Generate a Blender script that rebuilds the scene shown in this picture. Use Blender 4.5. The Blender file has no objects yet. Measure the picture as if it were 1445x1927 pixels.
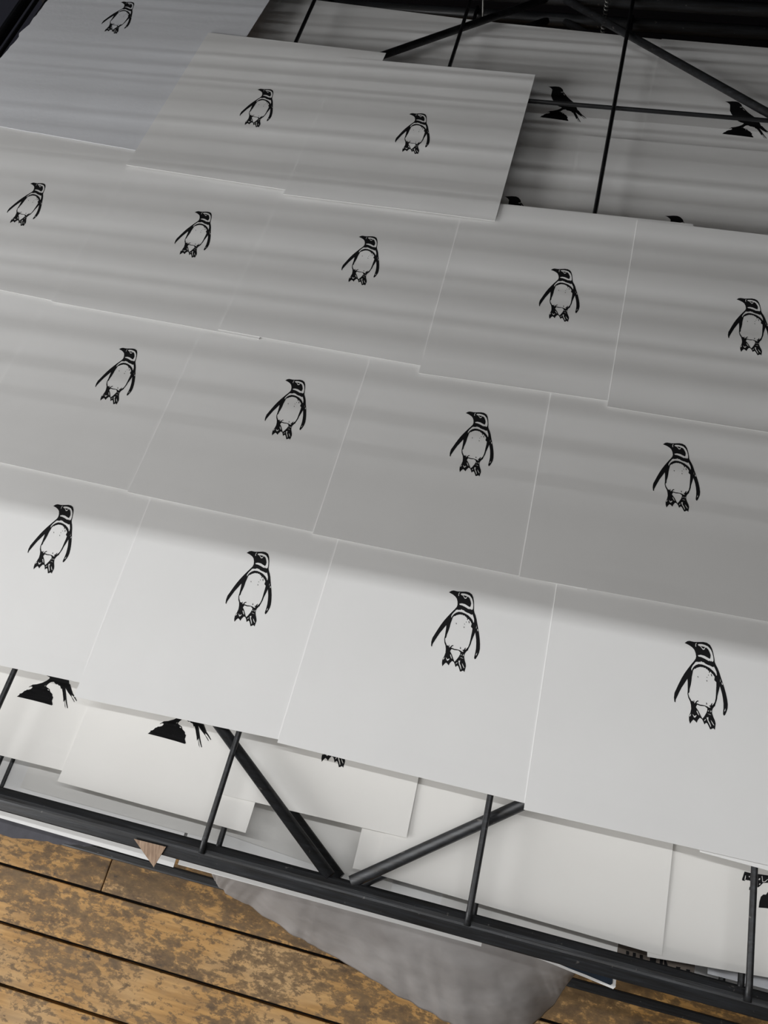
import bpy, bmesh, math, random
from mathutils import Matrix, Vector, noise
from mathutils.geometry import tessellate_polygon

random.seed(4)
scene = bpy.context.scene
COL = scene.collection

# ------------------------------------------------------------------ camera
cam_data = bpy.data.cameras.new('camera')
cam_data.sensor_fit = 'VERTICAL'
cam_data.sensor_height = 36.0
cam_data.lens = 36.0 * 1535.0 / 1927.0
cam_data.clip_start = 0.02
cam = bpy.data.objects.new('camera', cam_data)
COL.objects.link(cam)
right, down, fwd = Vector((0.9673, 0.2381, -0.0873)), Vector((0.1749, -0.8756, -0.4503)), Vector((-0.1836, 0.4203, -0.8886))
right.normalize()
fwd = (fwd - right * fwd.dot(right)).normalized()
down = fwd.cross(right)
m = Matrix((right, -down, -fwd)).transposed().to_4x4()
m.translation = (0, 0, 0.8)
cam.matrix_world = m
scene.camera = cam

# ------------------------------------------------------------------ light and exposure
scene.view_settings.view_transform = 'Standard'
scene.view_settings.look = 'None'
scene.view_settings.gamma = 1.0
scene.view_settings.use_curve_mapping = False
scene.view_settings.exposure = 0.0
scene.cycles.max_bounces = 8
scene.cycles.diffuse_bounces = 5

world = bpy.data.worlds.new('room_light')
scene.world = world
world.use_nodes = True
world.node_tree.nodes['Background'].inputs['Color'].default_value = (1.0, 0.96, 0.92, 1)
world.node_tree.nodes['Background'].inputs['Strength'].default_value = 0.05

def area(name, loc, rot, sx, sy, power, color):
    d = bpy.data.lights.new(name, 'AREA')
    d.shape = 'RECTANGLE'
    d.size, d.size_y = sx, sy
    d.energy = power
    d.color = color
    o = bpy.data.objects.new(name, d)
    COL.objects.link(o)
    o.location = loc
    o.rotation_euler = rot
    return o

TUBE_Y, TUBE_Z, TUBE_X, TUBE_L = 0.15, 2.10, -0.1, 2.4
TUBE_TURN = 0.0
# the fluorescent batten over the front of the rack
area('batten_light', (TUBE_X, TUBE_Y, TUBE_Z), (0, 0, TUBE_TURN), TUBE_L, 0.03, 15.6, (0.98, 0.99, 1.0))
# a second batten behind the photographer
FRONT_Y, FRONT_X = -1.35, -0.9
area('front_batten_light', (FRONT_X, FRONT_Y, TUBE_Z), (0, 0, 0), TUBE_L, 0.07, 3.0, (1.0, 0.90, 0.82))
# fill light added at the left; brightens shaded sheets and edges, fading rightward
area('left_fill_light', (-2.0, -0.95, 0.92), (math.radians(90), 0, math.radians(-62)), 1.7, 1.6, 58.0, (1.0, 0.995, 0.985))

# ------------------------------------------------------------------ printed artwork (outline first, then cut-away areas; 0.01 mm)
PENGUIN = [[(-1832,3763),(-1602,3996),(-1396,4075),(-947,4056),(-518,4135),(-93,4224),(243,4205),(551,4045),(750,3731),(901,3291),(1016,2787),(1082,2393),(1199,2127),(1357,1870),(1526,1502),(1721,969),(1884,546),(2081,20),(2247,-510),(2381,-1043),(2458,-1530),(2453,-1920),(2371,-2271),(2269,-2569),(2160,-2693),(2065,-2531),(2065,-2338),(2079,-2002),(2063,-1560),(1991,-1072),(1897,-642),(1782,-272),(1662,71),(1622,-193),(1556,-547),(1490,-899),(1471,-1213),(1400,-1536),(1310,-1891),(1132,-2208),(1072,-2443),(1089,-2661),(1203,-2968),(1379,-3315),(1456,-3572),(1438,-3877),(1419,-4181),(1291,-4073),(1200,-4093),(1126,-4175),(977,-4224),(884,-4026),(718,-3734),(600,-3678),(454,-3875),(345,-3652),(235,-3456),(109,-3362),(-2,-3342),(-163,-3598),(-241,-3863),(-408,-3707),(-558,-3629),(-684,-3795),(-836,-4086),(-946,-3769),(-983,-3391),(-871,-3034),(-821,-2634),(-874,-2254),(-967,-1938),(-1139,-1638),(-1244,-1265),(-1245,-925),(-1275,-476),(-1303,-82),(-1345,196),(-1471,-61),(-1622,-380),(-1814,-763),(-2021,-1320),(-2188,-1809),(-2271,-2052),(-2280,-2335),(-2385,-2274),(-2458,-1867),(-2438,-1410),(-2271,-919),(-2104,-426),(-1896,135),(-1675,644),(-1400,1166),(-1119,1662),(-871,2065),(-712,2362),(-679,2604),(-748,2942),(-896,3265),(-1102,3459),(-1415,3630)],[(-602,3861),(-478,3935),(-209,3973),(73,3944),(367,3857),(640,3590),(801,3270),(910,2882),(954,2540),(903,2384),(792,2389),(739,2466),(687,2367),(588,2451),(521,2378),(370,2446),(132,2541),(-218,2643),(-467,2649),(-519,2767),(-261,2857),(73,2834),(373,2710),(611,2614),(663,2771),(666,3036),(563,3279),(396,3568),(204,3705),(112,3667),(82,3484),(-68,3405),(-220,3556),(-369,3720),(-523,3747)],[(-1000,1089),(-1059,1297),(-943,1612),(-758,1914),(-709,2023),(-549,2104),(-459,2065),(-363,2132),(-275,2104),(-213,2205),(-128,2194),(-36,2143),(41,2171),(200,2059),(465,1970),(633,1948),(810,1881),(954,1842),(1020,1926),(1117,1761),(1276,1448),(1340,1117),(1299,1050),(1141,1304),(941,1492),(624,1714),(271,1842),(-72,1914),(-396,1892),(-641,1746),(-821,1551),(-938,1322)],[(-816,1261),(-702,1373),(-656,1336),(-582,1456),(-434,1535),(-285,1613),(-128,1646),(-38,1607),(1,1685),(100,1602),(260,1625),(338,1508),(411,1552),(491,1425),(606,1392),(665,1289),(753,1337),(865,1187),(954,1149),(1138,901),(1119,582),(1313,423),(1336,29),(1333,-369),(1340,-819),(1332,-1187),(1272,-1564),(1135,-1817),(981,-1990),(894,-1954),(885,-2178),(751,-2180),(658,-2116),(405,-2060),(189,-2051),(-23,-2069),(-249,-2018),(-360,-2002),(-423,-2089),(-505,-1950),(-575,-2133),(-651,-1898),(-772,-1839),(-843,-1883),(-929,-1733),(-1062,-1537),(-1172,-1221),(-1071,-1058),(-1076,-775),(-999,-360),(-959,49),(-950,453),(-899,868),(-872,1134)],[(-399,-2386),(-306,-2131),(1,-2187),(394,-2135),(624,-2291),(641,-2482),(551,-2779),(365,-3179),(241,-3355),(82,-3103),(-149,-2710)],[(-943,-3327),(-815,-3122),(-808,-3253),(-921,-3433)],[(-684,-3104),(-590,-3167),(-470,-3279),(-357,-3155),(-287,-3183),(-416,-3411),(-527,-3391)],[(606,-3181),(767,-3108),(782,-3391),(937,-3631),(1051,-3880),(1042,-4019),(876,-3727),(716,-3460)],[(1001,-3343),(1075,-3393),(1186,-3549),(1335,-3763),(1276,-3787),(1115,-3592)],[(395,-3586),(465,-3405),(556,-3330),(537,-3445)],[(693,-2554),(789,-2422),(793,-2571)],[(916,-2599),(957,-2402),(1026,-2537)],[(-817,3637),(-816,3905),(-687,4010),(-761,3827),(-725,3568)],[(659,-2783),(874,-2791),(1049,-2864),(885,-2844)],[(-339,-2751),(-267,-2708),(-141,-2930),(-46,-3131),(-170,-3047)],[(1790,469),(1868,485),(1921,297),(1858,256)],[(2172,-2204),(2253,-1936),(2264,-2128),(2213,-2278)],[(1666,499),(1660,726),(1664,842),(1707,565)]]
PENGUIN_MARKS = [[(-318,3743),(-165,3751),(88,3733),(46,3582),(-56,3537),(-180,3606)],[(-449,647),(-395,676),(-333,557),(-372,508)],[(528,989),(568,1037),(612,949),(567,905)],[(575,1356),(662,1386),(681,1206),(614,1214)],[(771,1110),(844,1154),(913,939),(853,886)],[(400,731),(446,775),(484,692),(440,665)],[(401,427),(451,450),(506,335),(449,295)],[(495,-1761),(526,-1726),(615,-1902),(518,-1952)],[(-498,-2116),(-445,-1853),(-346,-1758),(-235,-1695),(-187,-1797),(-310,-1852),(-365,-1976),(-384,-2148)],[(-600,-2195),(-648,-1785),(-602,-1746),(-538,-2181)],[(745,-2014),(894,-1954),(985,-1738),(1082,-1689),(997,-2070),(897,-2103)],[(1249,-1988),(1237,-1795),(1335,-1746),(1320,-1944)]]
BIRD = [[(-3385,3402),(-2896,3492),(-2379,3616),(-1781,3647),(-1424,3486),(-1068,3100),(-897,2612),(-579,2246),(-89,1600),(370,1154),(970,628),(1360,179),(1620,-285),(1860,-848),(2164,-1400),(2548,-1841),(2841,-2340),(3089,-2503),(3385,-2786),(3286,-2770),(2740,-2305),(2242,-1978),(1877,-1681),(1655,-1484),(1873,-2122),(2232,-2856),(2675,-3642),(2469,-3408),(2175,-2815),(2142,-3043),(1958,-2648),(1772,-2331),(1423,-1690),(1289,-1658),(1159,-1429),(988,-1372),(773,-1231),(648,-1277),(477,-1219),(404,-1307),(238,-1151),(43,-1156),(-101,-1292),(-323,-1567),(-461,-1831),(-303,-1929),(-97,-2001),(74,-2057),(198,-2238),(425,-2454),(509,-2590),(657,-2717),(755,-2948),(821,-3183),(905,-3318),(1062,-3647),(5,-3599),(-1301,-3572),(-3039,-3532),(-2820,-3259),(-2689,-3047),(-2518,-2878),(-2422,-2650),(-2201,-2592),(-1991,-2467),(-1863,-2225),(-2002,-2174),(-2175,-2205),(-1998,-1986),(-1559,-1851),(-1013,-1556),(-662,-1264),(-440,-989),(-461,-843),(-666,-790),(-869,-746),(-1228,-543),(-1624,-94),(-2037,455),(-2306,923),(-2527,1501),(-2580,2204),(-2625,2809),(-2835,3090),(-3136,3309)],[(-693,-1860),(-580,-1599),(-525,-1662),(-592,-1965)],[(-182,-2090),(-91,-2039),(64,-2118),(52,-2217),(-101,-2197)],[(-1282,2515),(-962,2605),(-880,2493),(-1169,2427)],[(-839,2214),(-761,2224),(-496,1902),(-557,1865)]]
PERCHED = [[(-2059,126),(-1453,73),(-1365,-385),(-1486,-644),(-1712,-798),(-2002,-1015),(-2187,-978),(-2146,-804),(-2008,-557),(-2253,-665),(-2308,-580),(-2205,-291)],[(-1612,-806),(-1415,-742),(-1474,-904),(-1628,-1170),(-1653,-1339),(-1734,-1375),(-1695,-1154),(-1540,-920)],[(-1377,-1207),(-1317,-1421),(-1505,-1661),(-1575,-1581),(-1500,-1400)],[(-1487,81),(-4,109),(509,134),(597,-467),(273,-644),(19,-509),(-194,-545),(-491,-600),(-744,-874),(-936,-1035),(-1105,-978),(-1353,-645)],[(-962,-2690),(-884,-2221),(-739,-1767),(-517,-1551),(-287,-1527),(-38,-1175),(225,-1143),(692,-1321),(902,-1721),(998,-2625),(101,-2638),(-374,-2642)]]
PERCHED_GAPS = [[(-868,-330),(-739,-217),(-718,-327),(-830,-420)],[(-849,-752),(-754,-647),(-718,-721),(-814,-809)],[(-581,-31),(-531,-19),(-496,-470),(-331,-447),(-75,-204),(-41,-229),(-296,-487),(-543,-531)],[(-2008,-210),(-1960,-166),(-1972,-400),(-2070,-654),(-2104,-646)],[(-1708,-204),(-1608,-180),(-1620,-282),(-1668,-326)],[(-1773,-582),(-1724,-554),(-1588,-603),(-1620,-644)]]
WINDOWS = [[(-3088,1417),(-2814,1419),(-2781,1117),(-3052,1097)],[(-2480,1427),(-2209,1447),(-2175,1128),(-2446,1107)],[(-1855,1441),(-1574,1455),(-1541,1136),(-1820,1104)],[(-969,1755),(-430,1796),(-363,1095),(-902,1072)],[(-89,1694),(189,1716),(243,1126),(-34,1103)],[(279,1720),(368,1733),(645,1319),(665,1092),(366,1092)],[(1387,1365),(1779,1417),(1777,1094),(1414,1049)],[(2276,1403),(2619,1442),(2647,1082),(2305,1042)]]
BIRD_PERCH = [[(-3178,-3571),(-3043,-3404),(-2990,-3318),(-3004,-3197),(-2845,-3142),(-2724,-3022),(-2672,-2898),(-2606,-2809),(-2356,-2678),(-2217,-2690),(-2105,-2633),(-1954,-2506),(-1872,-2319),(-1955,-2207),(-2152,-2252),(-2291,-2377),(-2280,-2268),(-2079,-2092),(-1892,-2056),(-1696,-2043),(-1252,-1805),(-809,-1561),(-401,-1225),(-384,-1090),(274,-1067),(1408,-1080),(2101,-1073),(2413,-1486),(2809,-1952),(3122,-2189),(3559,-2591),(3514,-2650),(2936,-2219),(2475,-2028),(2027,-1698),(1682,-1435),(2100,-2175),(2486,-2884),(2895,-3533),(2819,-3574),(2456,-3074),(2250,-2755),(2251,-3011),(2001,-2628),(1715,-2201),(1388,-1718),(1295,-1771),(1161,-1584),(1058,-1483),(888,-1471),(719,-1372),(570,-1419),(374,-1338),(206,-1207),(-15,-1276),(-246,-1372),(-458,-1607),(-621,-1850),(-486,-1925),(-201,-2028),(59,-2069),(193,-2286),(393,-2377),(604,-2502),(688,-2693),(827,-2784),(849,-2951),(849,-3165),(970,-3352),(1130,-3571)],[(-765,-2069),(-667,-2028),(-532,-2122),(-576,-2182),(-710,-2144)],[(-152,-2160),(-63,-2097),(123,-2240),(31,-2243)],[(504,-3213),(595,-3192),(617,-3286),(544,-3302)],[(-2444,-3020),(-2368,-2991),(-2331,-3069),(-2392,-3102)],[(195,-2915),(246,-2891),(333,-3056),(277,-3081)],[(505,-2771),(548,-2743),(669,-2857),(639,-2900)],[(-1642,-2186),(-1499,-2123),(-1512,-2176)],[(-835,-1848),(-523,-1434),(-446,-1461),(-663,-1684),(-761,-1831)]]
# ------------------------------------------------------------------ materials
def new_mat(name):
    mt = bpy.data.materials.new(name)
    mt.use_nodes = True
    nt = mt.node_tree
    return mt, nt, nt.nodes, nt.links, nt.nodes['Principled BSDF']

def noise_node(N, L, vec, scale, detail=4, rough=0.55, distort=0.0):
    n = N.new('ShaderNodeTexNoise')
    n.inputs['Scale'].default_value = scale
    n.inputs['Detail'].default_value = detail
    n.inputs['Roughness'].default_value = rough
    n.inputs['Distortion'].default_value = distort
    L.new(vec, n.inputs['Vector'])
    return n.outputs['Fac']

def ramp(N, L, fac, stops):
    r = N.new('ShaderNodeValToRGB')
    e = r.color_ramp.elements
    while len(e) < len(stops):
        e.new(0.5)
    for i, (p, c) in enumerate(stops):
        e[i].position = p
        e[i].color = (*c, 1)
    L.new(fac, r.inputs['Fac'])
    return r.outputs['Color']

def mix(N, L, fac, a, b):
    n = N.new('ShaderNodeMix')
    n.data_type = 'RGBA'
    for sock, v in ((n.inputs['Factor'], fac), (n.inputs['A'], a), (n.inputs['B'], b)):
        if isinstance(v, (int, float)):
            sock.default_value = v
        elif isinstance(v, tuple):
            sock.default_value = (*v, 1)
        else:
            L.new(v, sock)
    return n.outputs['Result']

def paper_mat(name, c, rough=0.85, grain=350.0, bump=0.04, transl=0.0):
    mt, nt, N, L, B = new_mat(name)
    co = N.new('ShaderNodeTexCoord').outputs['Object']
    f = noise_node(N, L, co, 9.0, 3)
    L.new(ramp(N, L, f, [(0.3, tuple(v * 0.97 for v in c)), (0.7, c)]), B.inputs['Base Color'])
    B.inputs['Roughness'].default_value = rough
    B.inputs['Specular IOR Level'].default_value = 0.25
    bp = N.new('ShaderNodeBump')
    bp.inputs['Strength'].default_value = bump
    bp.inputs['Distance'].default_value = 0.0006
    L.new(noise_node(N, L, co, grain, 3), bp.inputs['Height'])
    L.new(bp.outputs['Normal'], B.inputs['Normal'])
    return mt

def ink_mat(name, c=(0.006, 0.006, 0.007), speck=True):
    mt, nt, N, L, B = new_mat(name)
    co = N.new('ShaderNodeTexCoord').outputs['Object']
    f = noise_node(N, L, co, 900.0, 2)
    L.new(ramp(N, L, f, [(0.0, c), (0.66, c), (0.8, tuple(v * 4 + 0.02 for v in c))]), B.inputs['Base Color'])
    B.inputs['Roughness'].default_value = 0.75
    B.inputs['Specular IOR Level'].default_value = 0.2
    return mt

def metal_mat():
    mt, nt, N, L, B = new_mat('blackened_steel')
    co = N.new('ShaderNodeTexCoord').outputs['Object']
    mp = N.new('ShaderNodeMapping')
    mp.inputs['Scale'].default_value = (6, 90, 90)
    L.new(co, mp.inputs['Vector'])
    f = noise_node(N, L, mp.outputs['Vector'], 3.0, 6, 0.65)
    g = noise_node(N, L, co, 30.0, 4)
    base = ramp(N, L, f, [(0.30, (0.016, 0.015, 0.014)), (0.62, (0.030, 0.032, 0.036)), (0.80, (0.075, 0.078, 0.08))])
    sp = ramp(N, L, noise_node(N, L, co, 160.0, 2), [(0.70, (0, 0, 0)), (0.76, (0.6, 0.6, 0.6))])
    L.new(mix(N, L, sp, base, (0.16, 0.15, 0.14)), B.inputs['Base Color'])
    B.inputs['Metallic'].default_value = 0.35
    bp = N.new('ShaderNodeBump')
    bp.inputs['Strength'].default_value = 0.35
    bp.inputs['Distance'].default_value = 0.0008
    L.new(f, bp.inputs['Height'])
    L.new(bp.outputs['Normal'], B.inputs['Normal'])
    rr = N.new('ShaderNodeMapRange')
    rr.inputs['To Min'].default_value = 0.28
    rr.inputs['To Max'].default_value = 0.55
    L.new(g, rr.inputs['Value'])
    L.new(rr.outputs['Result'], B.inputs['Roughness'])
    return mt

def plank_mat():
    mt, nt, N, L, B = new_mat('worn_varnished_board')
    pos = N.new('ShaderNodeNewGeometry').outputs['Position']
    rnd = N.new('ShaderNodeObjectInfo').outputs['Random']
    off = N.new('ShaderNodeVectorMath')
    off.operation = 'MULTIPLY_ADD'
    L.new(rnd, off.inputs[0])
    off.inputs[1].default_value = (3.0, 0.0, 5.0)
    L.new(pos, off.inputs[2])
    mp = N.new('ShaderNodeMapping')
    mp.inputs['Scale'].default_value = (1.0, 1.9, 1.0)
    L.new(off.outputs['Vector'], mp.inputs['Vector'])
    v = mp.outputs['Vector']
    big = noise_node(N, L, v, 7.0, 3, 0.5)
    fine = noise_node(N, L, v, 46.0, 12, 0.72, 0.15)
    ad = N.new('ShaderNodeMath')
    ad.operation = 'MULTIPLY_ADD'
    L.new(big, ad.inputs[0])
    ad.inputs[1].default_value = 0.55
    L.new(fine, ad.inputs[2])
    per = N.new('ShaderNodeMath')
    per.operation = 'MULTIPLY_ADD'
    L.new(rnd, per.inputs[0])
    per.inputs[1].default_value = 0.12
    L.new(ad.outputs[0], per.inputs[2])
    worn = ramp(N, L, per.outputs[0], [(0.775, (0.0,) * 3), (0.825, (0.75,) * 3), (0.95, (1.0,) * 3)])
    grain_mp = N.new('ShaderNodeMapping')
    grain_mp.inputs['Scale'].default_value = (5.0, 60.0, 1.0)
    L.new(off.outputs['Vector'], grain_mp.inputs['Vector'])
    grain = noise_node(N, L, grain_mp.outputs['Vector'], 3.0, 6)
    ochre = ramp(N, L, grain, [(0.3, (0.38, 0.195, 0.05)), (0.7, (0.60, 0.34, 0.11))])
    pale = ramp(N, L, noise_node(N, L, v, 5.0, 4), [(0.48, (0, 0, 0)), (0.66, (0.8,) * 3)])
    ochre = mix(N, L, pale, ochre, (0.57, 0.37, 0.175))
    brown = ramp(N, L, noise_node(N, L, v, 22.0, 8, 0.65), [(0.3, (0.08, 0.045, 0.018)), (0.65, (0.20, 0.12, 0.048))])
    c = mix(N, L, worn, ochre, brown)
    smear = ramp(N, L, noise_node(N, L, grain_mp.outputs['Vector'], 1.2, 5), [(0.5, (0, 0, 0)), (0.75, (0.45,) * 3)])
    c = mix(N, L, smear, c, (0.13, 0.08, 0.04))
    dark = ramp(N, L, noise_node(N, L, v, 19.0, 8, 0.72), [(0.62, (0, 0, 0)), (0.68, (0.85,) * 3)])
    c = mix(N, L, dark, c, (0.028, 0.021, 0.017))
    L.new(c, B.inputs['Base Color'])
    B.inputs['Roughness'].default_value = 0.6
    bp = N.new('ShaderNodeBump')
    bp.inputs['Strength'].default_value = 0.25
    bp.inputs['Distance'].default_value = 0.002
    L.new(ad.outputs[0], bp.inputs['Height'])
    L.new(bp.outputs['Normal'], B.inputs['Normal'])
    return mt

def plain_mat(name, c, rough=0.7, sc=20.0, var=0.25):
    mt, nt, N, L, B = new_mat(name)
    co = N.new('ShaderNodeTexCoord').outputs['Object']
    f = noise_node(N, L, co, sc, 5)
    L.new(ramp(N, L, f, [(0.3, tuple(v * (1 - var) for v in c)), (0.7, tuple(min(1, v * (1 + var)) for v in c))]), B.inputs['Base Color'])
    B.inputs['Roughness'].default_value = rough
    return mt

def tissue_mat():
    mt, nt, N, L, B = new_mat('grey_tissue')
    co = N.new('ShaderNodeTexCoord').outputs['Object']
    f = noise_node(N, L, co, 14.0, 6, 0.6)
    L.new(ramp(N, L, f, [(0.3, (0.29, 0.275, 0.27)), (0.7, (0.43, 0.415, 0.41))]), B.inputs['Base Color'])
    B.inputs['Roughness'].default_value = 0.6
    tr = N.new('ShaderNodeBsdfTranslucent')
    tr.inputs['Color'].default_value = (0.5, 0.48, 0.47, 1)
    ms = N.new('ShaderNodeMixShader')
    ms.inputs['Fac'].default_value = 0.2
    out = N['Material Output']
    L.new(B.outputs['BSDF'], ms.inputs[1])
    L.new(tr.outputs['BSDF'], ms.inputs[2])
    L.new(ms.outputs['Shader'], out.inputs['Surface'])
    return mt

def kraft_mat():
    mt, nt, N, L, B = new_mat('brown_wood_veneer')
    co = N.new('ShaderNodeTexCoord').outputs['Object']
    mp = N.new('ShaderNodeMapping')
    mp.inputs['Scale'].default_value = (420, 50, 1)
    mp.inputs['Rotation'].default_value = (0, 0, 0.35)
    L.new(co, mp.inputs['Vector'])
    f = noise_node(N, L, mp.outputs['Vector'], 1.0, 4)
    L.new(ramp(N, L, f, [(0.35, (0.20, 0.125, 0.08)), (0.6, (0.36, 0.25, 0.17)), (0.75, (0.5, 0.38, 0.28))]), B.inputs['Base Color'])
    B.inputs['Roughness'].default_value = 0.6
    return mt

MAT = dict(
    paper=paper_mat('white_cartridge_paper', (0.80, 0.80, 0.795)),
    warm=paper_mat('warm_white_paper', (0.80, 0.79, 0.765)),
    deckle=paper_mat('grey_rag_paper', (0.72, 0.735, 0.77), 0.95, 160.0, 0.25),
    ink=ink_mat('black_relief_ink'),
    metal=metal_mat(),
    plank=plank_mat(),
    tissue=tissue_mat(),
    kraft=kraft_mat(),
    slate=plain_mat('slate_grey_paper', (0.075, 0.075, 0.088), 0.9, 60.0, 0.15),
    teal=plain_mat('dark_teal_print', (0.008, 0.018, 0.034), 0.7, 40.0, 0.5),
    facade=plain_mat('grey_brown_print', (0.15, 0.125, 0.105), 0.8, 70.0, 0.2),
    wall=plain_mat('shade_navy_wall', (0.012, 0.014, 0.026), 0.9, 3.0, 0.2),  # near-black navy stands in for the shade behind the rack
    ceiling=plain_mat('white_ceiling', (0.7, 0.7, 0.69), 0.9, 3.0, 0.03),
    lamp_white=plain_mat('white_enamel', (0.75, 0.75, 0.74), 0.4, 3.0, 0.03),
    gap=plain_mat('dark_subfloor', (0.012, 0.009, 0.007), 0.95, 8.0, 0.3),
    spring=plain_mat('dull_zinc', (0.22, 0.22, 0.21), 0.45, 200.0, 0.3),
)
MAT['spring'].node_tree.nodes['Principled BSDF'].inputs['Metallic'].default_value = 0.8
_mt, _nt, _N, _L, _B = new_mat('fluorescent_tube')
_B.inputs['Emission Color'].default_value = (1, 0.98, 0.94, 1)
_B.inputs['Emission Strength'].default_value = 4.0
MAT['tube'] = _mt

# ------------------------------------------------------------------ helpers
def link(o, parent=None):
    COL.objects.link(o)
    if parent is not None:
        o.parent = parent
    return o

def tag(o, label=None, category=None, group=None, kind=None):
    for k, v in (('label', label), ('category', category), ('group', group), ('kind', kind)):
        if v:
            o[k] = v
    return o

def obj_from(name, verts, faces, mat, parent=None, smooth=False):
    me = bpy.data.meshes.new(name)
    me.from_pydata(verts, [], faces)
    bm = bmesh.new()
    bm.from_mesh(me)
    bmesh.ops.recalc_face_normals(bm, faces=bm.faces)
    bm.to_mesh(me)
    bm.free()
    if smooth:
        me.polygons.foreach_set('use_smooth', [True] * len(me.polygons))
    me.materials.append(mat)
    return link(bpy.data.objects.new(name, me), parent)

def tube_geo(path, r, seg=10):
    """round bar along a list of points"""
    vs, fs = [], []
    n = len(path)
    P = [Vector(p) for p in path]
    for i, p in enumerate(P):
        d = (P[min(i + 1, n - 1)] - P[max(i - 1, 0)]).normalized()
        u = d.cross(Vector((0, 0, 1)) if abs(d.z) < 0.9 else Vector((0, 1, 0))).normalized()
        w = d.cross(u)
        for k in range(seg):
            a = 2 * math.pi * k / seg
            vs.append(p + (u * math.cos(a) + w * math.sin(a)) * r)
    for i in range(n - 1):
        for k in range(seg):
            k2 = (k + 1) % seg
            fs.append((i * seg + k, i * seg + k2, (i + 1) * seg + k2, (i + 1) * seg + k))
    fs.append(tuple(range(seg)))
    fs.append(tuple(range((n - 1) * seg, n * seg)))
    return vs, fs

def tube(name, path, r, mat, parent=None, seg=10):
    v, f = tube_geo(path, r, seg)
    o = obj_from(name, v, f, mat, parent)
    for p in o.data.polygons:
        p.use_smooth = len(p.vertices) == 4
    return o

def extrude_x(name, prof, x0, x1, mat, parent=None, smooth=False, n=1):
    """profile of (y, z) points drawn out along x"""
    k = len(prof)
    vs, fs = [], []
    for i in range(n + 1):
        x = x0 + (x1 - x0) * i / n
        vs += [(x, y, z) for y, z in prof]
    for i in range(n):
        for j in range(k):
            j2 = (j + 1) % k
            fs.append((i * k + j, i * k + j2, (i + 1) * k + j2, (i + 1) * k + j))
    fs.append(tuple(range(k)))
    fs.append(tuple(range(n * k, n * k + k)))
    o = obj_from(name, vs, fs, mat, parent)
    if smooth:
        for p in o.data.polygons:
            p.use_smooth = len(p.vertices) == 4
    return o

def box(name, x0, x1, y0, y1, z0, z1, mat, parent=None, bevel=0.0):
    bm = bmesh.new()
    bmesh.ops.create_cube(bm, size=1.0)
    for v in bm.verts:
        v.co = ((x0 + x1) / 2 + v.co.x * (x1 - x0), (y0 + y1) / 2 + v.co.y * (y1 - y0), (z0 + z1) / 2 + v.co.z * (z1 - z0))
    if bevel:
        bmesh.ops.bevel(bm, geom=list(bm.edges), offset=bevel, segments=2, affect='EDGES', profile=0.6)
    me = bpy.data.meshes.new(name)
    bm.to_mesh(me)
    bm.free()
    me.materials.append(mat)
    return link(bpy.data.objects.new(name, me), parent)

# ------------------------------------------------------------------ the setting
FLOOR_Z = -0.80
floor = box('floor', -2.2, 1.8, -1.6, 1.75, FLOOR_Z - 0.06, FLOOR_Z - 0.022, MAT['gap'])
tag(floor, 'old floor of worn yellow-brown varnished boards with dark gaps', None, None, 'structure')
PW = 0.0905
y = -0.106 - PW * 12
k = 0
while y < 1.7:
    cuts = [-2.2, 1.8]
    if k == 12:
        cuts = [-2.2, -0.657, 1.8]
    elif k % 3 == 0:
        cuts = [-2.2, random.uniform(0.4, 1.2), 1.8]
    for a, b in zip(cuts, cuts[1:]):
        gap = 0.0022
        dz = random.uniform(-0.0015, 0.0015)
        box('plank', a + 0.001, b - 0.001, y + gap, y + PW - gap, FLOOR_Z - 0.022, FLOOR_Z + dz, MAT['plank'], floor, 0.0018)
    y += PW
    k += 1
wall = box('added_back_wall', -2.6, 2.2, 1.75, 1.85, FLOOR_Z - 0.06, 2.25, MAT['wall'])  # added to block light, so the space behind the rack stays dark
tag(wall, 'added dark navy wall blocking light behind the rack', None, None, 'structure')
ceil = box('ceiling', -3.2, 2.2, -2.0, 1.85, 2.25, 2.33, MAT['ceiling'])
tag(ceil, 'white ceiling of the print studio', None, None, 'structure')

def batten(x, y, label, length=TUBE_L, turn=0.0):
    lamp = link(bpy.data.objects.new('fluorescent_batten', None))
    lamp.location = (x, y, 2.25)
    lamp.rotation_euler = (0, 0, turn)
    tag(lamp, label, 'lamp', 'fluorescent ceiling battens')
    box('housing', -length / 2 - 0.03, length / 2 + 0.03, -0.05, 0.05, -0.06, 0.0, MAT['lamp_white'], lamp, 0.006)
    tube('tube', [(-length / 2, 0, -0.105), (length / 2, 0, -0.105)], 0.013, MAT['tube'], lamp, 14)
    for sx in (-1, 1):
        box('tube_holder', sx * length / 2 - 0.012, sx * length / 2 + 0.012, -0.02, 0.02, -0.125, -0.055, MAT['lamp_white'], lamp, 0.003)
batten(TUBE_X, TUBE_Y, 'long white fluorescent batten on the ceiling above the rack', TUBE_L, TUBE_TURN)
batten(FRONT_X, FRONT_Y, 'long white fluorescent batten on the ceiling behind the photographer')

# ------------------------------------------------------------------ rack
HINGE_Y = 1.335
LEVEL = 0.0365
X0, X1, XC = -1.03, 0.80, -0.117
RODS = [-0.995, -0.752, -0.504, -0.249, 0.0025, 0.237, 0.505, 0.755]
CROSS = [0.27, 0.54, 0.81, 1.079]

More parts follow.
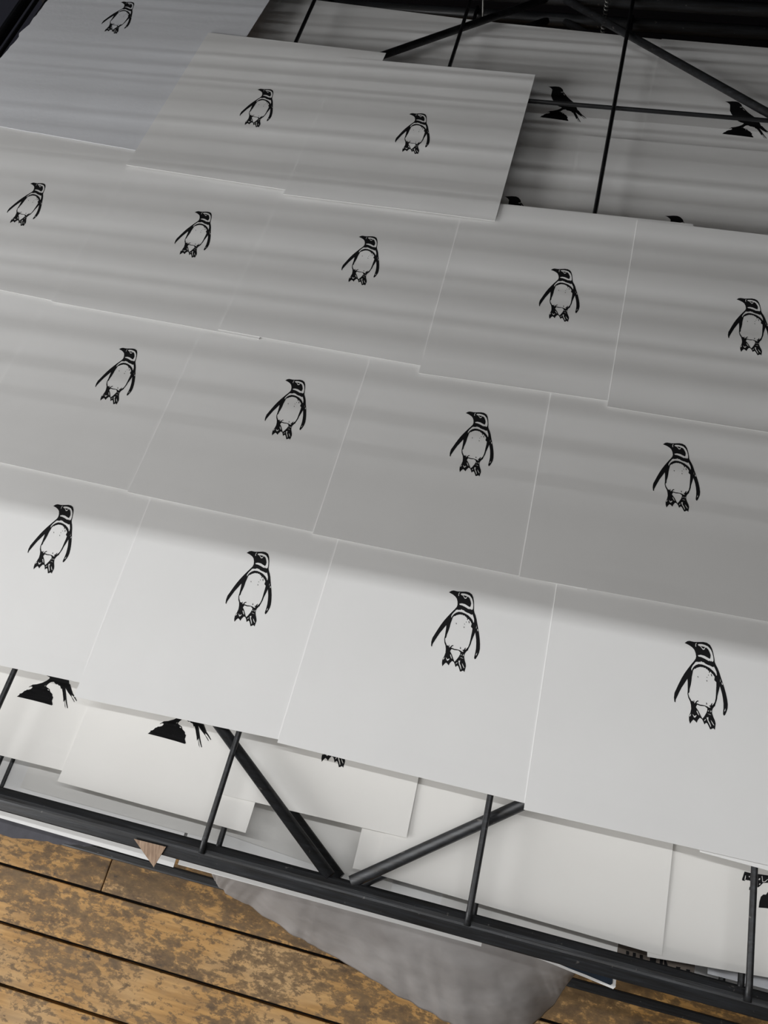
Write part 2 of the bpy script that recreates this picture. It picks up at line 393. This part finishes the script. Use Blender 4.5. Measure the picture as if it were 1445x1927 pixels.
def make_shelf():
    root = link(bpy.data.objects.new('rack_shelf', None))
    M = MAT['metal']
    yo = -HINGE_Y
    prof = [(0.0101, -0.0135), (0.0101, -0.0100), (0.0088, -0.0088), (0.0045, -0.0070), (0.0014, -0.0064), (-0.0004, -0.0064), (-0.0020, -0.0073),
            (-0.0090, -0.0120), (-0.0098, -0.0132), (-0.0098, -0.0190), (-0.0078, -0.0190), (0.004, -0.0160)]
    extrude_x('front_rail', [(a + yo, b) for a, b in prof], X0, X1, M, root)
    tube('back_rail', [(X0, 0, -0.014), (X1, 0, -0.014)], 0.010, M, root, 12)
    for x in (X0, X1):
        tube('side_rail', [(x, yo + 0.004, -0.014), (x, 0, -0.014)], 0.008, M, root, 10)
    for x in RODS:
        tube('rod', [(x, yo + 0.0005, -0.0045), (x, yo + 0.012, -0.0030), (x, 0.004, -0.0030)], 0.0030, M, root, 8)
    for c in CROSS:
        tube('cross_rod', [(X0, c + yo, -0.0085), (X1, c + yo, -0.0085)], 0.0030, M, root, 8)
    ym = 0.672 + yo
    for x in (X0, X1):
        s = 1 if x > XC else -1
        tube('brace', [(XC + 0.010 * s, yo + 0.010, -0.0122), (x, ym, -0.0122)], 0.0056, M, root, 12)
        tube('brace', [(XC + 0.010 * s, -0.002, -0.0122), (x, ym, -0.0122)], 0.0056, M, root, 12)
    return root

def copy_thing(src):
    r = link(src.copy())
    for ch in src.children:
        c = link(ch.copy(), r)
    return r

LOWER_LABELS = [
    'black wire rack shelf on top, carrying the penguin prints',
    'black wire rack shelf just below the penguin prints',
    'black wire rack shelf third from the top of the stack',
    'black wire rack shelf fourth from the top of the stack',
    'black wire rack shelf fifth from the top of the stack',
    'black wire rack shelf sixth from the top of the stack',
    'black wire rack shelf lowest of the closed stack']
base = make_shelf()
shelf_jit = [(0, 0), (0.004, 0.0015), (-0.002, 0.001), (0.006, 0.002), (-0.005, 0.001), (0.003, 0.002), (0.0, 0.001)]
for i, lab in enumerate(LOWER_LABELS):
    s = base if i == 0 else copy_thing(base)
    s.location = (shelf_jit[i][0], HINGE_Y + shelf_jit[i][1], -LEVEL * i)
    tag(s, lab, 'rack shelf', 'lowered drying rack shelves')
RAISED = [36.35 + 0.84 * i + 0.0185 * i * i for i in range(25)]
ORD = ['lowest', 'second', 'third', 'fourth', 'fifth', 'sixth', 'seventh', 'eighth', 'ninth', 'tenth', 'eleventh', 'twelfth',
       'thirteenth', 'fourteenth', 'fifteenth', 'sixteenth', 'seventeenth', 'eighteenth', 'nineteenth', 'twentieth', 'twenty-first', 'twenty-second', 'twenty-third', 'twenty-fourth', 'topmost']
for i, ang in enumerate(RAISED):
    s = copy_thing(base)
    s.location = (0, HINGE_Y, LEVEL * (i + 1))
    s.rotation_euler = (-math.radians(ang), 0, 0)
    tag(s, 'empty black wire rack shelf swung up, ' + ORD[i] + ' of the raised shelves', 'rack shelf', 'raised drying rack shelves')

stand = link(bpy.data.objects.new('rack_stand', None))
stand.location = (0, 0, FLOOR_Z)
tag(stand, 'black steel floor stand that carries the stacked rack shelves', 'rack stand')
M = MAT['metal']
box('base_rail', -1.10, 0.87, -0.0455, -0.031, 0.085, 0.105, M, stand, 0.003)
box('base_rail', -1.10, 0.87, 1.36, 1.39, 0.085, 0.105, M, stand, 0.003)
for x in (-1.10, 0.85):
    box('side_foot', x, x + 0.02, -0.031, 1.36, 0.085, 0.105, M, stand, 0.003)
    box('rear_post', x, x + 0.03, 1.365, 1.395, 0.0, 1.55, M, stand, 0.003)
    box('leg', x, x + 0.025, -0.045, -0.020, 0.0, 0.085, M, stand, 0.003)
    for zz in (0.25, 0.5, 0.75, 1.0, 1.25):
        box('hinge_bracket', min(x, x) - 0.0 + 0.004, x + 0.022, 1.345, 1.366, zz, zz + 0.03, M, stand, 0.002)

# counterbalance spring and link wire behind the prints
def spring(name, x, y, z0, z1, r, turns, wire, label):
    n = turns * 10
    path = [(x + r * math.cos(2 * math.pi * i / 10), y + r * math.sin(2 * math.pi * i / 10), z0 + (z1 - z0) * i / n) for i in range(n + 1)]
    o = tube(name, path, wire, MAT['spring'], None, 6)
    return tag(o, label, 'spring')
spring('counterbalance_spring', -0.036, 1.312, 0.10, -0.26, 0.0032, 60, 0.0011, 'thin grey coil spring hanging at the back of the rack')
lw = tube('link_wire', [(-0.232, 1.315, 0.06), (-0.230, 1.315, -0.26)], 0.0018, MAT['spring'], None, 8)
tag(lw, 'thin straight grey wire hanging at the back of the rack', 'wire')

# ------------------------------------------------------------------ paper
TH = 0.0007

def make_sheet(name, cx, cy, w, d, rot, z0, mat, tilt_l=0.0, tilt_f=0.0, curl=0.0, deckle=0.0, nx=14, ny=14, seed=0):
    """thin sheet of paper with real thickness; returns (object, height function in local coordinates)"""
    rng = random.Random(seed + 17)
    sd = rng.uniform(0, 50)
    def zf(x, y):
        u, v = x / w + 0.5, y / d + 0.5
        z = tilt_l * (1 - u) + tilt_f * (1 - v)
        e = max(0.0, 0.16 - v) / 0.16
        z += curl * e * e * (0.7 + 0.5 * noise.noise(Vector((u * 2.2 + sd, sd, 0))))
        return z
    vs, fs = [], []
    for top in (1, 0):
        for j in range(ny + 1):
            for i in range(nx + 1):
                x, y = (i / nx - 0.5) * w, (j / ny - 0.5) * d
                zz = zf(x, y)
                if deckle and i == 0:
                    x += deckle * (noise.noise(Vector((y * 45 + sd, i, 3))) + 0.6 * noise.noise(Vector((y * 190, sd, i))))
                if deckle and j in (0,):
                    y += 0.2 * deckle * noise.noise(Vector((x * 60 + sd, 9, 3)))
                vs.append((x, y, zz + TH * top))
    K = (nx + 1) * (ny + 1)
    idx = lambda i, j, t: (0 if t else K) + j * (nx + 1) + i
    for j in range(ny):
        for i in range(nx):
            fs.append((idx(i, j, 1), idx(i + 1, j, 1), idx(i + 1, j + 1, 1), idx(i, j + 1, 1)))
            fs.append((idx(i, j, 0), idx(i, j + 1, 0), idx(i + 1, j + 1, 0), idx(i + 1, j, 0)))
    for i in range(nx):
        fs.append((idx(i, 0, 0), idx(i + 1, 0, 0), idx(i + 1, 0, 1), idx(i, 0, 1)))
        fs.append((idx(i, ny, 1), idx(i + 1, ny, 1), idx(i + 1, ny, 0), idx(i, ny, 0)))
    for j in range(ny):
        fs.append((idx(0, j, 1), idx(0, j + 1, 1), idx(0, j + 1, 0), idx(0, j, 0)))
        fs.append((idx(nx, j, 0), idx(nx, j + 1, 0), idx(nx, j + 1, 1), idx(nx, j, 1)))
    me = bpy.data.meshes.new(name)
    me.from_pydata(vs, [], fs)
    me.materials.append(mat)
    o = link(bpy.data.objects.new(name, me))
    o.location = (cx, cy, z0)
    o.rotation_euler = (0, 0, math.radians(rot))
    return o, zf

def ink_mesh(name, groups, offset, zf, mat, parent):
    """flat printed ink: groups of [outline, hole, hole, ...] in units of 0.01 mm"""
    vs, fs = [], []
    for loops in groups:
        flat = [p for l in loops for p in l]
        tris = tessellate_polygon([[Vector((x * 1e-5, y * 1e-5, 0)) for x, y in l] for l in loops])
        b = len(vs)
        for x, y in flat:
            X, Y = x * 1e-5 + offset[0], y * 1e-5 + offset[1]
            vs.append((X, Y, zf(X, Y) + TH + 0.00012))
        for t in tris:
            a, bb, c = (flat[i] for i in t)
            area2 = (bb[0] - a[0]) * (c[1] - a[1]) - (bb[1] - a[1]) * (c[0] - a[0])
            if area2:
                fs.append(tuple(b + i for i in (t if area2 > 0 else (t[0], t[2], t[1]))))
    me = bpy.data.meshes.new(name)
    me.from_pydata(vs, [], fs)
    me.materials.append(mat)
    return link(bpy.data.objects.new(name, me), parent)

def local(cx, cy, rot, px, py):
    a = -math.radians(rot)
    dx, dy = px - cx, py - cy
    return dx * math.cos(a) - dy * math.sin(a), dx * math.sin(a) + dy * math.cos(a)

def penguin_print(cx, cy, rot, z0, label, w=0.296, d=0.30, mat='paper', at=None, deckle=0.0, group='penguin prints on the top shelf', seed=0, tl=0.0009, tf=0.0019, curl=0.0012):
    o, zf = make_sheet('penguin_print', cx, cy, w, d, rot, z0, MAT[mat], tl, tf, curl, deckle, seed=seed, ny=(48 if deckle else 14))
    off = local(cx, cy, rot, *(at or (cx, cy)))
    k = ink_mesh('inked_penguin', [PENGUIN] + [[p] for p in PENGUIN_MARKS], off, zf, MAT['ink'], o)
    k['label'] = 'black relief-printed penguin'
    return tag(o, label, 'print', group)

def bird_print(cx, cy, w, d, rot, z0, label, at, mat='warm', group='bird prints on the second shelf', seed=0):
    o, zf = make_sheet('bird_print', cx, cy, w, d, rot, z0, MAT[mat], 0.0006, 0.0008, 0.0015, seed=seed)
    k = ink_mesh('inked_bird', [BIRD, BIRD_PERCH], local(cx, cy, rot, *at), zf, MAT['ink'], o)
    k['label'] = 'black bird with a forked tail on a rock'
    return tag(o, label, 'print', group)

def blank_sheet(cx, cy, w, d, rot, z0, label, mat='warm', group=None, seed=0, tl=0.0, tf=0.0, curl=0.001):
    o, zf = make_sheet('paper_sheet', cx, cy, w, d, rot, z0, MAT[mat], tl, tf, curl, seed=seed)
    return tag(o, label, 'paper', group), zf

Z1 = 0.0013
# front row (nearest the front rail), left to right
penguin_print(-0.5219, 0.2723, 1.2, Z1, 'white penguin print in the front row, leftmost, above a bird\'s rock', seed=1)
penguin_print(-0.2808, 0.2632, 1.6, Z1, 'white penguin print in the front row, second from the left', seed=2, at=(-0.2808, 0.2618))
penguin_print(-0.0577, 0.2615, -0.2, Z1, 'white penguin print in the front row, third from the left', seed=3)
penguin_print(0.1800, 0.2574, 0.8, Z1, 'white penguin print in the front row, rightmost and nearest the camera', seed=4)
# second row
penguin_print(-0.7587, 0.5038, -1.0, Z1, 'white sheet at the left edge of the second row, penguin out of view', seed=5)
penguin_print(-0.5339, 0.4973, -1.8, Z1, 'white penguin print in the second row, first penguin from the left', seed=6)
penguin_print(-0.3082, 0.4889, -1.5, Z1, 'white penguin print in the second row, second penguin from the left', seed=7)
penguin_print(-0.0843, 0.4824, -0.8, Z1, 'white penguin print in the second row, third penguin from the left', seed=8)
penguin_print(0.1385, 0.4819, 0.6, Z1, 'white penguin print in the second row, last penguin on the right', seed=9)
# third row
penguin_print(-0.7854, 0.7517, -3.4, Z1, 'white penguin print in the third row, leftmost, cut by the picture edge', seed=10, at=(-0.7854, 0.7581))
penguin_print(-0.5185, 0.7363, -2.2, Z1, 'white penguin print in the third row, second from the left', seed=11, at=(-0.5185, 0.7401))
penguin_print(-0.2789, 0.7303, -2.2, Z1, 'white penguin print in the third row, third from the left', seed=12)
penguin_print(-0.0205, 0.7110, 0.2, Z1, 'white penguin print in the third row, fourth from the left', seed=13, d=0.292, at=(-0.0205, 0.7138))
penguin_print(0.2038, 0.7035, -0.6, Z1, 'white penguin print in the third row, rightmost, cut by the picture edge', seed=14, d=0.297, at=(0.2038, 0.7021))
# back row
penguin_print(-0.7836, 1.1002, -5.0, Z1, 'large grey rag-paper penguin print with a torn deckle edge, back left', w=0.385, d=0.41, mat='deckle', at=(-0.8174, 1.1864), deckle=0.006, seed=15, curl=0.0006)
penguin_print(-0.5087, 0.9968, -3.2, Z1 + 0.0022, 'white penguin print in the back row, left of the uppermost pair', seed=16, w=0.30, d=0.312)
penguin_print(-0.2681, 0.9730, -1.0, Z1 + 0.0022, 'white penguin print in the back row, right of the pair beside the open rods', seed=17, at=(-0.2652, 0.9728))
# a sheet slipped under the front row on the right
blank_sheet(0.3420, 0.2520, 0.296, 0.30, -1.6, 0.0003, 'white sheet peeking out under the rightmost front-row print', 'paper', seed=18, curl=0.0)

# second shelf
Z2 = -LEVEL + 0.0004
bird_print(-0.4793, 0.1827, 0.205, 0.285, 0.6, Z2, 'bird print under the front row at the far left, rock and tail showing', (-0.4768, 0.1369), seed=21)
bird_print(-0.3220, 0.1714, 0.205, 0.285, -0.5, Z2 + 0.0018, 'bird print under the front row left of the crossing bars, rock and tail showing', (-0.3195, 0.1312), seed=22)
penguin_print(-0.1635, 0.1980, 1.0, Z2 + 0.0040, 'small penguin print on the lower shelf with only its feet showing', w=0.187, d=0.28, mat='warm', at=(-0.1585, 0.1500), group='penguin prints below the top shelf', seed=23, tl=0.0004, tf=0.0006)
blank_sheet(-0.0190, 0.1630, 0.187, 0.28, 0.4, Z2, 'white sheet corner on the second shelf left of the right-hand brace', seed=24)
blank_sheet(0.0440, 0.1650, 0.262, 0.29, -1.0, Z2 + 0.0022, 'broad blank white sheet on the second shelf beneath the rightmost prints', seed=25)
of, zf = make_sheet('bird_print', 0.2780, 0.1650, 0.26, 0.28, 5.0, Z2, MAT['warm'], 0.0, 0.0006, 0.001, seed=26)
tag(of, 'print at the right edge with black feathers and a dark rock', 'print', 'bird prints on the second shelf')
ck = local(0.2780, 0.1650, 5.0, 0.2586, 0.10406)
ik = ink_mesh('inked_bird', [[PERCHED[0]] + PERCHED_GAPS[3:6], [PERCHED[1]], [PERCHED[2]], [PERCHED[3]] + PERCHED_GAPS[0:3], [PERCHED[4]]], ck, zf, MAT['ink'], of)
ik['label'] = 'black feathers, claws and rock of a perched bird'
# back of the second shelf
bird_print(-0.0738, 1.1371, 0.335, 0.30, -3.2, Z2 + 0.0008, 'bird print at the back right, left of the long thin rod', (-0.0678, 1.1129), seed=27, mat='paper')
bird_print(0.2192, 1.1249, 0.335, 0.30, -1.6, Z2 + 0.0017, 'bird print at the back right, under the diagonal brace', (0.1910, 1.1102), seed=28, mat='paper')
blank_sheet(-0.4350, 1.1640, 0.42, 0.305, -5.4, Z2, 'blank white sheet at the back, under the thick brace and behind the penguin pair', mat='paper', seed=29)
bird_print(-0.0995, 0.9037, 0.32, 0.26, -1.0, Z2 + 0.0027, 'bird print half hidden beneath the penguins, bird\'s head beside the back-row pair', (-0.0908, 0.8738), seed=30, mat='paper')
bird_print(0.1252, 0.9056, 0.32, 0.28, 0.2, Z2 + 0.0037, 'bird print half hidden beneath the penguins, head right of the long rod', (0.1288, 0.8683), seed=31, mat='paper')

# third shelf
Z3 = -2 * LEVEL + 0.0004
blank_sheet(-0.3700, 0.1580, 0.226, 0.285, -0.3, Z3, 'narrow white sheet edge above the rail between the left rods', seed=41)
blank_sheet(-0.1600, 0.1580, 0.187, 0.28, -3.5, Z3 + 0.0016, 'white sheet with a slanting front edge beside the left brace, third shelf', seed=42)
blank_sheet(0.0600, 0.1430, 0.168, 0.28, -0.6, Z3, 'white sheet just behind the rail right of the brace apex, third shelf', seed=43)
fb, zf = make_sheet('building_print', 0.1790, 0.1200, 0.0685, 0.26, -2.0, Z3 + 0.0012, MAT['facade'], seed=44)
tag(fb, 'grey-brown print of a building with black windows behind the rail', 'print')
wk = ink_mesh('inked_windows', [[p] for p in WINDOWS], local(0.1790, 0.1200, -2.0, 0.179, 0.0), zf, MAT['ink'], fb)
blank_sheet(0.3250, 0.1550, 0.21, 0.28, 0.5, Z3, 'bluish white sheet behind the rail at the right edge', 'deckle', seed=45)
# two sheets sticking out past the rail
blank_sheet(-0.4760, 0.0900, 0.365, 0.215, -0.4, Z3 - 0.0026, 'long white strip of paper past the rail, left piece with the square end', 'paper', seed=46, curl=0.0)
blank_sheet(-0.1360, 0.0927, 0.309, 0.214, 0.25, Z3 - 0.0010, 'long white strip of paper past the rail above the grey tissue', 'paper', seed=47, curl=0.0)

# fourth shelf: sheets filling the gaps
Z4 = -3 * LEVEL + 0.0004
for i, (x, w, r, lab) in enumerate([(-0.545, 0.26, 0.5, 'at the left edge'), (-0.30, 0.26, -0.5, 'below the left brace'), (-0.06, 0.25, 0.6, 'below the brace apex'),
                                    (0.17, 0.25, -0.6, 'below the building print'), (0.40, 0.25, 0.4, 'at the right edge')]):
    blank_sheet(x, 0.150, w, 0.31, r, Z4 + 0.0009 * (i % 2), 'white sheet deep in the rack on the fourth shelf ' + lab, 'paper', 'sheets on the fourth shelf', seed=50 + i, curl=0.0)

# torn slate-grey sheet hanging out at the left
def flat_piece(name, outline, z, thick, mat, label, cat, zfun=None):
    n = len(outline)
    z_of = zfun or (lambda x, y: z)
    cx = sum(p[0] for p in outline) / n
    cy = sum(p[1] for p in outline) / n
    vs = [(x - cx, y - cy, z_of(x, y) - z + thick) for x, y in outline] + [(x - cx, y - cy, z_of(x, y) - z) for x, y in outline]
    tris = tessellate_polygon([[Vector((x, y, 0)) for x, y in outline]])
    fs = [tuple(t) for t in tris] + [tuple(n + i for i in reversed(t)) for t in tris]
    fs += [(i, (i + 1) % n, n + (i + 1) % n, n + i) for i in range(n)]
    o = obj_from(name, vs, fs, mat)
    o.location = (cx, cy, z)
    return tag(o, label, cat)

slate = [(-0.75, 0.12), (-0.75, -0.040), (-0.62, -0.036), (-0.5265, -0.0343), (-0.5092, -0.0352), (-0.498, -0.0330), (-0.4863, -0.0309), (-0.476, -0.0302), (-0.467, -0.0286),
         (-0.460, -0.0296), (-0.4535, -0.0290), (-0.447, -0.0262), (-0.440, -0.0258), (-0.431, -0.0233), (-0.424, -0.0240), (-0.4157, -0.0208), (-0.405, -0.0188), (-0.39, -0.0180), (-0.37, 0.12)]
flat_piece('torn_paper', slate, -4 * LEVEL + 0.0006, 0.0008, MAT['slate'], 'torn dark slate-grey paper under the rail at the left', 'paper')

# brown veneer corner poking out over the lower rail
flat_piece('wood_veneer', [(-0.3170, -0.0027), (-0.3060, -0.0118), (-0.2938, -0.0217), (-0.2895, -0.0128), (-0.2841, -0.0021)], -0.0055, 0.0007, MAT['kraft'],
           'brown triangular scrap of wood veneer resting on the front rail', 'veneer', lambda x, y: -0.0060 + 0.68 * (y + 0.0024))

# dark teal print with a torn white border
teal = [(0.030, 0.12), (0.030, 0.004), (0.0616, -0.0098), (0.075, -0.0112), (0.090, -0.0126), (0.105, -0.0144), (0.120, -0.0160), (0.135, -0.0178), (0.1465, -0.0192), (0.1485, -0.0170), (0.1482, -0.0094), (0.150, 0.12)]
t_o = flat_piece('teal_print', teal, -3 * LEVEL + 0.0030, 0.0008, MAT['paper'], 'dark teal print with a torn white border under the rail', 'print')
tin = [(0.033, 0.118), (0.033, 0.0065), (0.0625, -0.0070), (0.0900, -0.0102), (0.105, -0.0122), (0.120, -0.0136), (0.135, -0.0155), (0.1435, -0.0166), (0.1452, -0.0150), (0.1450, -0.0094), (0.1465, 0.118)]
ti = ink_mesh('teal_ink', [[[((x - t_o.location.x) * 1e5, (y - t_o.location.y) * 1e5) for x, y in tin]]], (0, 0), lambda x, y: 0.0003, MAT['teal'], t_o)
ti['label'] = 'dark teal printed area'

# grey tissue paper hanging down in front
def tissue():
    top = [(-0.276, 0.0), (0.118, 0.0)]
    bot = [(-0.2861, -0.0215), (-0.2862, -0.027), (-0.2800, -0.0345), (-0.2555, -0.0414), (-0.196, -0.058), (-0.1609, -0.0648), (-0.1059, -0.0758), (-0.0518, -0.090),
           (-0.0132, -0.0963), (0.025, -0.1049), (0.0654, -0.0972), (0.0922, -0.080), (0.1118, -0.054), (0.1155, -0.0352), (0.1206, -0.019)]
    zb = [-0.20, -0.22, -0.25] + [-0.28] * 9 + [-0.27, -0.23, -0.20]
    nu, nv = 110, 46
    vs, fs = [], []
    for j in range(nv + 1):
        t = j / nv
        for i in range(nu + 1):
            s = i / nu
            f = s * (len(bot) - 1)
            k = min(int(f), len(bot) - 2)
            r = f - k
            bx, by = bot[k][0] + (bot[k + 1][0] - bot[k][0]) * r, bot[k][1] + (bot[k + 1][1] - bot[k][1]) * r
            bz = zb[k] + (zb[k + 1] - zb[k]) * r
            bx += 0.0016 * noise.noise(Vector((s * 40, 1, 2)))
            by += 0.0016 * noise.noise(Vector((s * 40, 5, 2)))
            tx = -0.276 + 0.394 * s
            x = tx + (bx - tx) * t
            y = 0.0 + by * t
            z = -0.118 + (bz + 0.118) * t ** 1.3
            q = Vector((x * 16, y * 26, 4.0))
            z += t * (0.010 * noise.noise(q) + 0.005 * noise.noise(q * 2.7) + 0.003 * abs(noise.noise(q * 5.5)) + 0.0012 * noise.noise(q * 14))
            vs.append((x, y, z))
    for j in range(nv):
        for i in range(nu):
            a = j * (nu + 1) + i
            fs.append((a, a + 1, a + nu + 2, a + nu + 1))
    o = obj_from('tissue_paper', vs, fs, MAT['tissue'], None, True)
    md = o.modifiers.new('thickness', 'SOLIDIFY')
    md.thickness = 0.0003
    return tag(o, 'crumpled grey tissue paper hanging down over the floorboards', 'tissue')
tissue()
